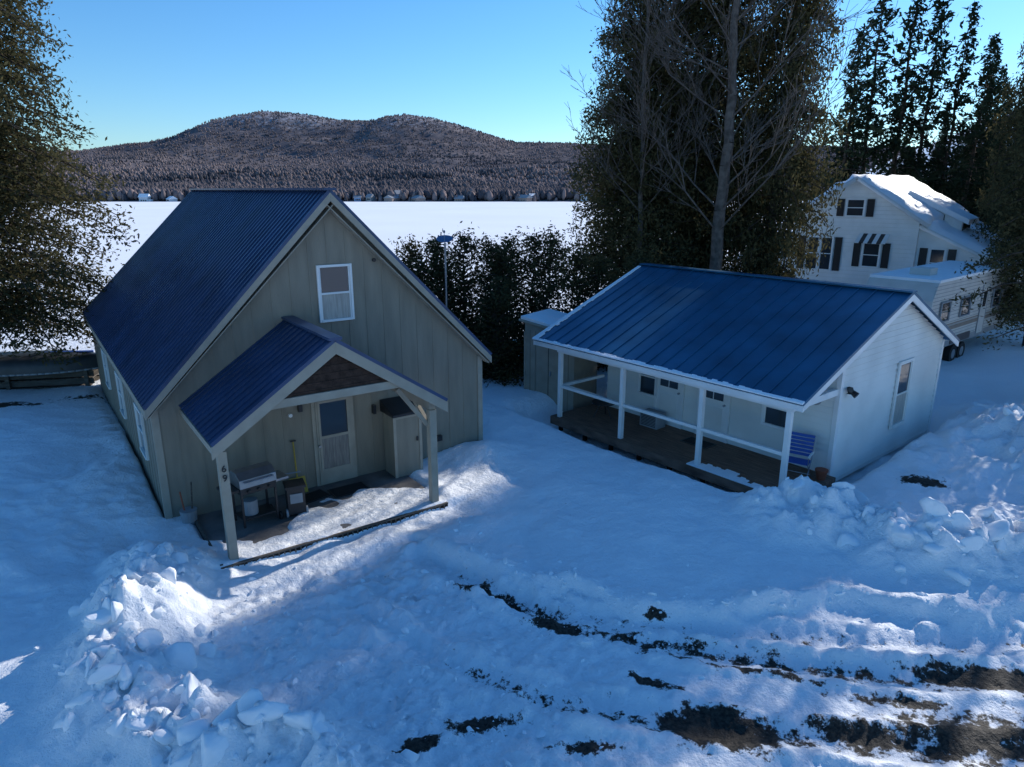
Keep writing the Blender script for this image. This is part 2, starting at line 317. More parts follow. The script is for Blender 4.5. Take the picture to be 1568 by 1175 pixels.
# ------------------------------------------------------------------ khaki cottage
G=empty('khaki_cottage',(-6.74,12.32,0),35.2)
W,Ln=7.3,12.0;half=W/2;rz=6.4;ez=2.55;ov=.15;sl=(rz-ez)/(half+ov)
def gz(s): return rz-abs(s-half)*sl-.12
mb=MB()
mb.prism([(0,0,-.4),(W,0,-.4),(W,0,gz(0)),(half,0,gz(half)),(0,0,gz(0))],(0,Ln,0),SAGE)
s=.0
while s<W-.05:
    if s>.05: mb.box(s-.014,s+.014,-.008,0,-.2,gz(s)-.03,SAGE)
    s+=.4
y=.4
while y<Ln: mb.box(-.008,0,y-.014,y+.014,-.2,gz(0)-.02,SAGE);mb.box(W,W+.008,y-.014,y+.014,-.2,gz(0)-.02,SAGE);y+=.4
mb.box(-.03,.1,-.03,.1,-.3,gz(0)-.05,SAGET);mb.box(W-.1,W+.03,-.03,.1,-.3,gz(0)-.1,SAGET)
mb.obj('walls',G)
mb=MB()
y0,y1=-.28,Ln+.35
for sgn in(-1,1):
    ex=half+sgn*(half+ov)
    metal_roof(mb,(ex,y0,ez),(0,y1-y0,0),(half-ex,0,rz-ez),ROOFN,.23,.05,.022)
mb.beam((half,y0-.02,rz+.01),(half,y1+.02,rz+.01),.26,.05,ROOFN)
mb.obj('roof',G)
mb=MB()
for sgn in(-1,1):
    ex=half+sgn*(half+ov)
    for yy in(y0+.0,y1-.03):
        mb.prism([(ex,yy,ez-.05),(half,yy,rz-.05),(half,yy,rz-.22),(ex,yy,ez-.22)],(0,.04,0),SAGET)
    mb.prism([(ex,y0+.04,ez-.05),(ex,y0+.04,ez-.2),(ex-sgn*.03,y0+.04,ez-.2),(ex-sgn*.03,y0+.04,ez-.05)],(0,y1-y0-.08,0),SAGET)
    mb.prism([(ex-sgn*.05,y0+.04,ez-.2),(half-sgn*.12,y0+.04,rz-.22),(half-sgn*.12,y0+.04,rz-.25),(ex-sgn*.05,y0+.04,ez-.23)],(0,-y0-.05,0),SAGET)
mb.obj('fascia',G,.004)
mb=MB();window(mb,TR((3.72,-.001,3.78)),.66,1.08,WHITE,CURT,.05);mb.obj('gable_window',G,.003)
mb=MB()
for yy in(1.9,5.2,8.4): window(mb,TR((-.001,yy,1.0),-90),.8,.95,WHITED,None,.05)
mb.obj('side_windows',G)
mb=MB();mb.box(3.0,3.94,-.03,0,.12,2.2,SAGET);mb.box(3.08,3.86,-.055,-.03,.15,2.12,SAGET)
mb.box(3.17,3.77,-.062,-.055,.5,1.2,CURTD);mb.box(3.17,3.77,-.062,-.055,1.26,2.0,GLASS)
for a,b2,c,d in((3.12,3.17,.45,2.05),(3.77,3.82,.45,2.05),(3.17,3.77,.45,.5),(3.17,3.77,2.0,2.05),(3.17,3.77,1.2,1.26)): mb.box(a,b2,-.075,-.055,c,d,SAGET)
mb.cyl((3.11,-.11,1.05),(3.11,-.055,1.05),.03,.03,STEEL);mb.obj('door',G,.003)
mb=MB();mb.box(4.38,4.44,-.12,-.0,1.55,1.75,BLACK);mb.cyl((2.55,-.06,1.85),(2.55,-.0,1.85),.04,.04,WHITE);mb.box(2.72,2.8,-.09,-.0,1.9,2.05,BLACK);mb.box(5.98,6.12,-.1,-.001,.55,.68,BLACK);mb.cyl((4.62,-.05,4.95),(4.62,0,4.95),.04,.04,BLACK)
mb.obj('wall_lamp',G)
px=2.68;pw=2.2;pr=3.9;pe=2.42;py0=-2.58
mb=MB()
for sgn in(-1,1): metal_roof(mb,(px+sgn*pw,py0,pe),(0,-py0+.0,0),(-sgn*pw,0,pr-pe),ROOFN,.23,.05,.022)
mb.beam((px,py0-.02,pr+.01),(px,0,pr+.01),.24,.05,ROOFN);mb.obj('porch_roof',G)
mb=MB()
for sgn in(-1,1):
    ex=px+sgn*pw
    mb.prism([(ex,py0+.0,pe-.045),(px,py0,pr-.045),(px,py0,pr-.26),(ex,py0,pe-.26)],(0,.05,0),SAGET)
    mb.prism([(ex,py0+.05,pe-.05),(ex,py0+.05,pe-.17),(ex-sgn*.03,py0+.05,pe-.17),(ex-sgn*.03,py0+.05,pe-.05)],(0,-py0-.06,0),SAGET)
    mb.beam((px+sgn*2.0,-2.3,2.28),(px+sgn*2.0,-.03,2.28),.13,.2,SAGET)
    mb.box(px+sgn*2.0-.075,px+sgn*2.0+.075,-2.33,-2.18,-.15,2.18,SAGET)
mb.beam((px+1.98,-2.2,1.8),(px+1.98,-1.6,2.2),.08,.08,SAGET)
mb.beam((px+1.93,-2.2,1.85),(px+1.3,-2.2,2.7),.08,.08,SAGET)
mb.box(px-1.35,px+1.35,py0+.06,py0+.16,2.82,2.97,SAGET)
mb.prism([(px-1.12,py0+.1,2.97),(px+1.12,py0+.1,2.97),(px,py0+.1,3.72)],(0,.05,0),BROWN)
for k in range(5): mb.box(px-1.05+k*.2,px+1.05-k*.2,py0+.085,py0+.1,3.0+k*.135,3.03+k*.135,BROWN)
for sgn in(-1,1): mb.prism([(px+sgn*2.1,py0+.17,pe-.06),(px,py0+.17,pr-.09),(px,py0+.17,pr-.11),(px+sgn*2.1,py0+.17,pe-.08)],(0,-py0-.2,0),TAN)
mb.obj('porch_frame',G,.004)
mb=MB();mb.box(.45,4.9,-2.4,-.0,-.3,.12,CONC)
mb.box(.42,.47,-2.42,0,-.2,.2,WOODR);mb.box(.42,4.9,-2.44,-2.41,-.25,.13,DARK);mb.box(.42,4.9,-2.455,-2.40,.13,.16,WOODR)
q=.5
while q<4.85: mb.box(q,q+.02,-2.452,-2.44,-.2,.13,WOODR);q+=.1
mb.obj('porch_floor',G)
for k,ch in enumerate('69'):
    cu=bpy.data.curves.new('digit','FONT');cu.body=ch;cu.size=.17;cu.extrude=.006;cu.align_x='CENTER';cu.materials.append(BLACK)
    o=bpy.data.objects.new('house_number',cu);COL.objects.link(o);o.parent=G;o.location=(.68,-2.345,1.83-k*.17);o.rotation_euler=(math.pi/2,0,0)
def Gp(x,y,z=0):
    v=Matrix.Translation((-6.74,12.32,0))@Matrix.Rotation(math.radians(35.2),4,'Z')@Vector((x,y,z));return v
def place(name,lx,ly,lz,rot,base=35.2): 
    v=Gp(lx,ly,lz);return empty(name,v,base+rot)
E=place('storage_cabinet',4.95,-.33,.12,0)
mb=MB();mb.box(-.33,.33,-.28,.28,0,1.45,SAGE);mb.box(-.35,-.28,-.3,-.28,0,1.45,SAGET);mb.box(.28,.35,-.3,-.28,0,1.45,SAGET);mb.box(-.28,.28,-.3,-.28,1.38,1.45,SAGET);mb.box(.2,.24,-.33,-.3,.8,.9,BLACK)
mb.prism([(-.38,-.36,1.45),(-.38,.3,1.45),(-.38,.3,1.72),(-.38,-.36,1.5)],(.76,0,0),BLACK);mb.obj('body',E,.006)
E=place('barbecue_grill',1.45,-.95,.12,8)
mb=MB()
mb.box(-.35,.35,-.25,.25,.72,.86,BLACK)
pts=[(-.36,-.27,.86),(-.36,.27,.86),(-.36,.27,1.02),(-.36,.12,1.14),(-.36,-.1,1.14),(-.36,-.25,1.02)]
mb.prism(pts,(.72,0,0),STEEL);mb.box(-.62,-.36,-.22,.22,.8,.85,BLACK);mb.box(.36,.62,-.22,.22,.8,.85,STEEL)
mb.cyl((-.28,-.32,.99),(.28,-.32,.99),.018,.018,STEEL)
for sx in(-.27,.27): mb.box(sx-.01,sx+.01,-.32,-.26,.98,1.0,STEEL)
for k in(-.2,0,.2): mb.cyl((k,-.29,.78),(k,-.25,.78),.03,.03,BLACK)
for sx in(-.33,.33):
    for sy in(-.22,.22): mb.box(sx-.02,sx+.02,sy-.02,sy+.02,.05,.72,BLACK)
mb.box(-.33,.33,-.22,.22,.18,.21,BLACK);mb.cyl((-.1,0,.21),(-.1,0,.5),.14,.14,GREYP,14)
for sy in(-.22,.22): mb.cyl((.36,sy,.08),(.41,sy,.08),.08,.08,RUB,14)
mb.obj('body',E,.006)
E=place('wheeled_bin',2.2,-1.05,.12,-10)
mb=MB();mb.prism([(-.17,-.17,.06),(.17,-.17,.06),(.17,.17,.06),(-.17,.17,.06)],(0,0,.55),BLACK);mb.box(-.2,.2,-.2,.2,.61,.66,BLACK);mb.box(-.12,.12,-.19,-.17,.3,.5,GREYP)
for sx in(-.21,.17): mb.cyl((sx,-.12,.09),(sx+.04,-.12,.09),.09,.09,GREYP,14)
mb.cyl((-.17,.24,.78),(.17,.24,.78),.015,.015,STEEL);mb.obj('body',E,.01)
E=place('snow_shovel',2.55,-.12,.12,0)
mb=MB();mb.cyl((0,0,.35),(0,.07,1.15),.016,.016,YEL);mb.box(-.06,.06,.05,.08,1.15,1.18,BLACK)
mb.prism([(-.2,-.06,0),(.2,-.06,0),(.17,.0,.36),(-.17,.0,.36)],(0,.02,0),YEL);mb.obj('body',E,.004)
E=place('door_mat',3.5,-.6,.125,0);mb=MB();mb.box(-.4,.4,-.25,.25,0,.015,BLACK);mb.box(-.37,.37,-.22,.22,.015,.02,RUB);mb.obj('mat',E,.004)
E=place('door_mat',2.7,-.5,.125,12);mb=MB();mb.box(-.35,.35,-.22,.22,0,.015,BLACK);mb.box(-.32,.32,-.19,.19,.015,.02,RUB);mb.obj('mat',E,.004)
E=place('tool_bucket',.35,-.3,.0,0);mb=MB();mb.cyl((0,0,.1),(0,0,.42),.13,.16,GREYP,16);mb.cyl((.05,0,.2),(.12,.05,.95),.015,.015,WOODR);mb.cyl((-.05,0,.2),(-.1,.05,.8),.015,.015,REDP);mb.obj('body',E)
# ------------------------------------------------------------------ white cottage
Wc=empty('white_cottage',(5.85,13.85,0),-50.5)
fe,fz=-.22,2.2;ry_,rz_=4.5,4.05;be,bz=8.1,2.4
fs_=(rz_-fz)/(ry_-fe);bs_=(rz_-bz)/(be-ry_)
def cz(t): return (fz+(t-fe)*fs_ if t<ry_ else rz_-(t-ry_)*bs_)-.1
xa,xb=-7.95,.38
mb=MB();metal_roof(mb,(xa,fe,fz),(xb-xa,0,0),(0,ry_-fe,rz_-fz),ROOFB,.42,.03,.028)
metal_roof(mb,(xa,be,bz),(xb-xa,0,0),(0,ry_-be,rz_-bz),ROOFB,.42,.03,.028)
mb.beam((xa-.01,ry_,rz_+.015),(xb+.01,ry_,rz_+.015),.28,.04,ROOFB);mb.obj('roof',Wc)
mb=MB()
for xx in(xa,xb-.04):
    mb.prism([(xx,fe,fz-.045),(xx,ry_,rz_-.045),(xx,ry_,rz_-.2),(xx,fe,fz-.18)],(.04,0,0),WHITE)
    mb.prism([(xx,be,bz-.045),(xx,ry_,rz_-.045),(xx,ry_,rz_-.2),(xx,be,bz-.18)],(.04,0,0),WHITE)
mb.box(xa+.04,xb-.04,fe,fe+.03,fz-.17,fz-.045,WHITE)
mb.box(-7.1,.1,-.06,.06,1.93,2.1,WHITE)
mb.prism([(xa+.05,fe+.04,fz-.1),(xa+.05,1.9,fz-.1+(1.9-fe)*fs_),(xa+.05,1.9,fz-.13+(1.9-fe)*fs_),(xa+.05,fe+.04,fz-.13)],(xb-xa-.1,0,0),WHITED)
mb.box(-.0,.1,.06,1.9,1.93,2.08,WHITE)
mb.obj('trim',Wc,.004)
mb=MB();n=60
T=slopeT((xa,fe-.02,fz),(1,0,0),(0,ry_-fe,rz_-fz))
for i in range(n):
    x0=i*(xb-xa)/n;w=.05+.05*random.random()
    mb.box(x0,x0+(xb-xa)/n+.001,-.03,w,.0,.03+random.random()*.012,SNOWP,T)
for i in range(40):
    x0=-.02;y0_=i*4.9/40;mb.box(x0,.10+.14*random.random()*(1-i/40),y0_,y0_+.121,.0,.035,SNOWP,T)
mb.obj('roof_snow',Wc,.01)
mb=MB();x0,x1,y0_,y1_=-6.9,.1,1.9,7.7
mb.prism([(x0,y0_,-.3),(x0,y1_,-.3),(x0,y1_,cz(y1_)),(x0,ry_,cz(ry_)),(x0,y0_,cz(y0_))],(x1-x0,0,0),WHITED)
z=-.2;bh=.15
while z<cz(ry_)-.05:
    def ext(zz):
        a=y0_ if zz<cz(y0_) else min(ry_,fe+(zz+.1-fz)/fs_)
        c=y1_ if zz<cz(y1_) else max(ry_,ry_+(rz_-.1-zz)/bs_)
        return a,c
    a0,c0=ext(z);a1,c1_=ext(min(z+bh,cz(ry_)))
    mb.add([(x1+.036,a0,z+.022),(x1+.036,c0,z+.022),(x1+.002,c1_,z+bh),(x1+.002,a1,z+bh)],[(0,1,2,3)],WHITED)
    mb.add([(x1+.003,a0,z),(x1+.003,c0,z),(x1+.036,c0,z+.022),(x1+.036,a0,z+.022)],[(0,1,2,3)],GREYP)  # grey on the board underside paints in the shade line below each lap
    if z<2.9:
        mb.add([(x0,y0_-.03,z+.01),(x1,y0_-.03,z+.01),(x1,y0_-.002,z+bh),(x0,y0_-.002,z+bh)],[(0,1,2,3)],WHITED)
        mb.add([(x0,y0_-.003,z),(x1,y0_-.003,z),(x1,y0_-.03,z+.01),(x0,y0_-.03,z+.01)],[(0,1,2,3)],GREYP)  # front boards get the same painted shade line on their undersides
    z+=bh
mb.box(x1-.06,x1+.045,y0_-.04,y0_+.09,-.3,cz(y0_)-.02,WHITE);mb.box(x1-.06,x1+.045,y1_-.09,y1_+.02,-.3,cz(y1_)-.04,WHITE)
mb.obj('walls',Wc)
mb=MB();window(mb,TR((x1+.03,5.3,.55),90),.7,1.6,WHITED,CURT,.09);mb.obj('gable_window',Wc,.003)
mb=MB();window(mb,TR((-5.3,y0_-.03,.75)),.62,1.0,WHITE);window(mb,TR((-1.3,y0_-.03,.85)),.66,.85,WHITE)
for dx,lk in((-4.55,GLASS),(-3.1,GLASS)):
    T=TR((dx,y0_-.03,0));mb.box(-.5,-.42,-.05,0,0,2.1,WHITE,T);mb.box(.42,.5,-.05,0,0,2.1,WHITE,T);mb.box(-.42,.42,-.05,0,2.02,2.1,WHITE,T);mb.box(-.42,.42,-.035,0,0,2.02,WHITE,T)
    mb.box(-.3,.3,-.045,-.035,1.1,1.85,lk,T);mb.box(-.012,.012,-.05,-.045,1.1,1.85,WHITE,T);mb.box(-.3,.3,-.05,-.045,1.45,1.475,WHITE,T);mb.cyl((.35,-.09,1.0),(.35,-.03,1.0),.03,.03,STEEL,10,T)
    mb.box(-.3,.3,-.042,-.035,.2,.9,WHITED,T)
mb.obj('door_and_windows',Wc,.003)
mb=MB();yy=-.12
while yy<1.86: mb.box(-7.2,.25,yy,yy+.135,-.035,0,DECK);yy+=.142
mb.box(-7.22,.27,-.17,-.12,-.22,.0,DECK);mb.box(-7.25,-7.2,-.12,1.86,-.2,0,DECK);mb.box(.25,.3,-.12,1.86,-.2,0,DECK)
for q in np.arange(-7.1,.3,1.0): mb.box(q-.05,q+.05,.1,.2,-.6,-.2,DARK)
mb.box(-7.1,.15,.7,.75,-.6,-.1,DARK)  # near-black sheet colours in the shade of the gap below the deck
mb.obj('deck',Wc,.003)
mb=MB()
for o_ in(-7.0,-4.64,-2.18,0): mb.box(o_-.055,o_+.055,-.055,.055,0,1.93,WHITE)
for a,c in((-7,-4.64),(-4.64,-2.18),(-2.18,0)): mb.box(a+.056,c-.056,-.045,.045,.9,.98,WHITE)
mb.box(-7.045,-6.955,.056,1.8,.9,.98,WHITE);mb.beam((-7.0,.1,.95),(-7.0,1.7,.3),.04,.07,WHITE)
mb.obj('porch_posts',Wc,.004)
mb=MB()
for i in range(22):
    o_=-2.4+i*.12;mb.box(o_,o_+.121,-.15,.05+.2*random.random()+.15*math.sin(i*.3),.0,.03,SNOWP)
mb.obj('deck_snow',Wc,.01)
mb=MB();T=TR((x1,2.3,1.95));mb.box(0,.1,-.05,.05,-.05,.1,BLACK,T);mb.cyl((.08,0,.02),(.22,0,-.06),.05,.08,BLACK,12,T);mb.cyl((.08,.0,.05),(.16,-.2,.1),.04,.06,BLACK,12,T);mb.cyl((x1-.5,y0_-.07,1.75),(x1-.5,y0_-.03,1.75),.16,.16,GREYP,18)
mb.box(-2.0,-1.9,y0_-.13,y0_-.03,1.6,1.85,BLACK);mb.obj('wall_lamps',Wc)
def Wp(x,y,z=0): return Matrix.Translation((5.85,13.85,0))@Matrix.Rotation(math.radians(-50.5),4,'Z')@Vector((x,y,z))
E=empty('folding_chair',Wp(-.3,1.15,0),-35);mb=MB()
for sx in(-.27,.27):
    mb.cyl((sx,-.25,0),(sx,.2,.55),.012,.012,STEEL,8);mb.cyl((sx,.28,0),(sx,-.22,.42),.012,.012,STEEL,8);mb.cyl((sx,.12,.38),(sx,.32,.98),.012,.012,STEEL,8);mb.box(sx-.02,sx+.02,-.22,.25,.6,.62,WHITE);mb.cyl((sx,-.2,.4),(sx,-.2,.6),.01,.01,STEEL,8)
for k in range(5): mb.box(-.27,.27,-.2+k*.08,-.135+k*.08,.41,.42,BLUEP)
for k in range(6): mb.box(-.27,.27,.165+k*.034,.175+k*.034,.5+k*.08,.57+k*.08,BLUEP)
for sy in(-.24,.27): mb.cyl((-.27,sy,.03),(.27,sy,.03),.01,.01,STEEL,8)
mb.obj('frame_and_straps',E)
E=empty('flower_pot',Wp(.12,1.5,0),0);mb=MB();mb.cyl((0,0,0),(0,0,.2),.09,.13,REDP,16);mb.cyl((0,0,.2),(0,0,.24),.145,.145,REDP,16);mb.obj('pot',E)
E=empty('air_conditioner',Wp(-4.75,1.45,0),-50);mb=MB();mb.box(-.3,.3,-.2,.2,.0,.42,GREYP);
for k in range(8): mb.box(-.26,.26,-.215,-.2,.05+k*.042,.07+k*.042,BLACK)
mb.obj('body',E,.01)
E=empty('deck_table',Wp(-6.2,1.0,0),-50);mb=MB();mb.cyl((0,0,.42),(0,0,.45),.35,.35,BLACK,18)
for a in range(3): mb.cyl((.1*math.cos(a*2.1),.1*math.sin(a*2.1),.42),(.3*math.cos(a*2.1),.3*math.sin(a*2.1),0),.015,.015,BLACK,8)
mb.obj('table',E)
E=empty('door_mat',Wp(-3.1,1.3,.003),-50);mb=MB();mb.box(-.4,.4,-.25,.25,0,.012,BLACK);mb.box(-.36,.36,-.21,.21,.012,.017,RUB);mb.obj('mat',E)
# ------------------------------------------------------------------ garden shed
E=empty('garden_shed',(1.55,21.5,-.1),-35);mb=MB()
mb.prism([(-.9,-.7,-.3),(.9,-.7,-.3),(.9,-.7,2.25),(-.9,-.7,2.5)],(0,1.5,0),SAGET)
for q in np.arange(-.7,.9,.2): mb.box(q-.012,q+.012,-.712,-.7,-.2,2.25,SAGE)
mb.box(-.42,.42,-.73,-.7,0,1.9,SAGET);mb.box(-.01,.01,-.735,-.73,0,1.9,BLACK);mb.box(.06,.1,-.76,-.73,.9,1.05,STEEL)
for a in(-.92,.86): mb.box(a,a+.06,-.73,-.68,-.2,2.2,SAGET)
mb.obj('walls',E)
mb=MB();mb.prism([(-1.05,-.85,2.54),(1.05,-.85,2.25),(1.05,-.85,2.31),(-1.05,-.85,2.6)],(0,1.8,0),SAGET);mb.prism([(-1.0,-.8,2.6),(1.0,-.8,2.32),(1.0,-.8,2.41),(-1.0,-.8,2.7)],(0,1.7,0),SNOWP);mb.obj('roof',E,.01)
# ------------------------------------------------------------------ white farmhouse
E=empty('white_farmhouse',(15.0,37.7,-.3),-42);mb=MB()
w=5.9;hh=w/2;L2=9;ze=5.3;zr=7.2
mb.prism([(0,0,-1),(w,0,-1),(w,0,ze),(hh,0,zr),(0,0,ze)],(0,L2,0),WHITE)
mb.prism([(-2.6,.3,-1),(0,.3,-1),(0,.3,4.3),(-2.6,.3,3.0)],(0,L2-2,0),WHITE)
mb.prism([(w,.25,-1),(w+4.2,.25,-1),(w+4.2,.25,3.1),(w,.25,5.0)],(0,L2+1,0),WHITE)
z=-.5
while z<7.0:
    x_a=0 if z<ze else hh*(z-ze)/(zr-ze);x_b=w-x_a
    mb.box(x_a+.02,x_b-.02,-.02,0,z,z+.025,WHITED);z+=.2
mb.obj('walls',E)
mb=MB()
def snowroof(P,A,S,th=.24):
    T=slopeT(P,A,S);La=Vector(A).length;Ls=Vector(S).length;na,nb=30,20
    V=[];
    for j in range(nb+1):
        for i in range(na+1):
            e_=min(i,na-i,j,nb-j);t_=th*(0.15 if e_==0 else .7+.9*float(vn(np.array(i*.31+P[0]),np.array(j*.37+P[1])))) 
            V.append((La*i/na,Ls*j/nb,t_))
    f=[(j*(na+1)+i,j*(na+1)+i+1,(j+1)*(na+1)+i+1,(j+1)*(na+1)+i) for j in range(nb) for i in range(na)]
    mb.add(V,f,SNOWP,T);mb.box(0,La,0,Ls,-.14,.02,WHITE,T)
sl2=(zr-ze)/hh
snowroof((-.45,-.4,ze-.45*sl2+.1),(0,L2+.7,0),(hh+.45,0,(hh+.45)*sl2))
snowroof((w+.45,-.4,ze-.45*sl2+.1),(0,L2+.7,0),(-hh-.45,0,(hh+.45)*sl2))
snowroof((-3.0,.0,2.9),(0,L2-1.4,0),(3.0,0,1.5));snowroof((w+4.7,-.05,2.9),(0,L2+1.6,0),(-4.65,0,2.15))
o=mb.obj('snowy_roof',E,0,True)
mb=MB()
mb.prism([(w-.9,2.6,4.6),(w+1.3,2.6,4.3),(w+1.3,2.6,5.2),(w-.9,2.6,6.3)],(0,2.2,0),WHITE)
mb.prism([(w-1.2,2.35,6.4),(w+1.6,2.35,5.05),(w+1.6,2.35,5.3),(w-1.2,2.35,6.68)],(0,2.7,0),SNOWP)
mb.box(w-.4,w+.5,2.57,2.6,4.9,5.5,GLASS);mb.box(w+1.3,w+1.33,2.8,4.6,4.5,5.1,GLASS)
mb.obj('dormer',E,.01)
mb=MB()
for cx_,cz_,ww,hw,nm in((hh,5.45,.8,.75,1),(hh-1.5,2.7,.55,1.6,2),(hh+1.0,3.0,.75,1.1,1),(w+.9,2.7,.6,1.25,1),(w+2.8,2.3,.6,1.0,1),(hh-1.3,.2,.9,1.3,1)):
    for q in range(nm):
        cq=cx_+(q-(nm-1)/2)*(ww+.12)
        window(mb,TR((cq,-.02+(.25 if cx_>w else 0),cz_)),ww,hw,WHITE)
    tw=ww*nm+.12*(nm-1)
    yo=.25 if cx_>w else 0
    for sx in(-1,1): mb.box(cx_+sx*(tw/2+.3)-.17,cx_+sx*(tw/2+.3)+.17,-.05+yo,-.02+yo,cz_-.05,cz_+hw+.05,BLACK)
for k in range(7): mb.prism([(hh+.35+k*.2,-.7,4.15),(hh+.55+k*.2,-.7,4.15),(hh+.55+k*.2,-.02,4.55),(hh+.35+k*.2,-.02,4.55)],(0,0,.04),BLACK if k%2 else WHITE)
for yy in(2.0,4.2,6.4): window(mb,TR((w+4.22,yy,1.4),90),.9,1.0,WHITE)
mb.obj('windows',E)
# ------------------------------------------------------------------ camper trailer
E=empty('camper_trailer',(14.6,23.9,.05),39.5);mb=MB();Lt=8.6;wt=2.4
prof=[(0.25,.75),(0,1.3),(0,2.6),(.35,3.2),(Lt-.5,3.25),(Lt,2.7),(Lt,.75)]
mb.prism([(a,0,c) for a,c in prof],(0,wt,0),BEIGE)
mb.prism([(.4,-.01,3.2),(Lt-.5,-.01,3.26),(Lt-.5,-.01,3.34),(.4,-.01,3.3)],(0,wt+.02,0),SNOWP)
mb.box(.05,Lt-.02,-.015,0,1.35,1.5,TAN);mb.box(.05,Lt-.02,-.015,0,1.56,1.6,TAN);mb.box(.25,Lt-.02,-.02,0,.74,.95,GREYP)
for z in np.arange(1.0,3.1,.13): mb.box(.05,Lt-.05,-.008,0,z,z+.02,GREYP)
for a,ww,c,h in((1.2,.8,1.8,.65),(3.2,.9,1.8,.65),(6.6,.9,1.8,.65)): window(mb,TR((a,-.02,c)),ww,h,GREYP,None,.05,False)
mb.box(4.9,5.55,-.03,0,.85,2.75,BEIGE);mb.box(4.87,4.9,-.04,0,.82,2.78,GREYP);mb.box(5.55,5.58,-.04,0,.82,2.78,GREYP);mb.box(5.05,5.4,-.04,-.03,1.9,2.5,GLASS)
window(mb,TR((-.02,1.2,1.7),-90),1.3,.7,GREYP,None,.05,False)
mb.box(1.6,2.3,.8,1.5,3.3,3.55,BEIGE);mb.box(2.2,4.2,-.04,0,.78,1.05,BLACK)
mb.obj('body',E,.02)
mb=MB()
for a in(2.75,3.6):
    for yy in(-.03,wt-.22): mb.cyl((a,yy,.34),(a,yy+.24,.34),.36,.36,RUB,24);mb.cyl((a,yy-.01,.34),(a,yy+.02,.34),.18,.18,STEEL,16)
mb.beam((.3,.3,.66),(-1.3,wt/2,.6),.1,.12,BLACK);mb.beam((.3,wt-.3,.66),(-1.3,wt/2,.6),.1,.12,BLACK);mb.cyl((-1.0,wt/2,.0),(-1.0,wt/2,.7),.04,.04,STEEL);mb.cyl((-.5,wt/2,.65),(-.5,wt/2,1.15),.16,.16,WHITE,14)
mb.box(.3,Lt-.1,.3,wt-.3,.6,.75,BLACK);mb.obj('chassis',E)
# ------------------------------------------------------------------ dock sections + upturned boat
E=empty('stacked_dock_sections',(-16.0,21.5,-.1),12);mb=MB()
for r_ in range(3):
    sx=random.uniform(-.12,.12);zz=.1+r_*.25
    mb.box(-2.6+sx,2.3+sx,0,.06,zz,zz+.17,WOODR);mb.box(-2.6+sx,2.3+sx,1.34,1.4,zz,zz+.17,WOODR)
    for k in range(24): mb.box(-2.6+sx+k*.204,-2.6+sx+k*.204+.18,-.03,1.43,zz+.17,zz+.205,WOODR)
for q in(-2.3,-.2,2.1): mb.box(q-.06,q+.06,-.1,-.0,-.1,.9,WOODR)
mb.obj('planks',E,.004)
E=empty('upturned_boat',(-15.7,21.8,.78),10);mb=MB()
V=[];f=[];ns,nr=24,12
for i in range(ns+1):
    t_=i/ns*2-1;wd=.78*(1-max(0,t_)**2.6-.25*max(0,-t_)**3)+.01;hgt=.55*(1-abs(t_)**3*.3)
    for j in range(nr+1):
        a=math.pi*j/nr;c_=math.cos(a);V.append((t_*2.4,-math.copysign(abs(c_)**.6,c_)*wd,math.sin(a)**.7*hgt if 0<j<nr else 0))
for i in range(ns):
    for j in range(nr): q=i*(nr+1)+j;f.append((q,q+1,q+nr+2,q+nr+1))
f.append(tuple(range(nr+1)))
mb.add(V,f,pmat('boat_hull',(.045,.05,.055),.45,0,.5,.2,3))
for sy in(-1,1):
    for i in range(ns):
        p=V[i*(nr+1)+(0 if sy<0 else nr)];q=V[(i+1)*(nr+1)+(0 if sy<0 else nr)];mb.beam(p,q,.05,.05,GREYP)
mb.beam((-2.3,0,.50),(2.0,0,.52),.06,.07,BLUEP)
mb.obj('hull',E,0,True)
E=empty('satellite_dish',(-2.15,22.6,-.2),0);mb=MB();mb.cyl((0,0,0),(0,0,4.95),.04,.035,STEEL,10)
V=[];rings=5;nr=22;f=[]
for r_ in range(rings+1):
    for k in range(nr):
        a=2*math.pi*k/nr;rr=.27*r_/rings;V.append((rr*math.cos(a),rr*math.sin(a)*.8,rr*rr*.6))
for r_ in range(rings):
    for k in range(nr): f.append((r_*nr+k,r_*nr+(k+1)%nr,(r_+1)*nr+(k+1)%nr,(r_+1)*nr+k))
T=Matrix.Translation((0,-.03,5.05))@Matrix.Rotation(math.radians(28),4,'X')
mb.add(V,f,pmat('dish_blue_grey',(.08,.16,.30)),T);mb.cyl((0,-.2,.02),(0,0,.3),.01,.01,STEEL,6,T);mb.box(-.03,.03,-.03,.03,.27,.33,GREYP,T);mb.obj('dish',E)
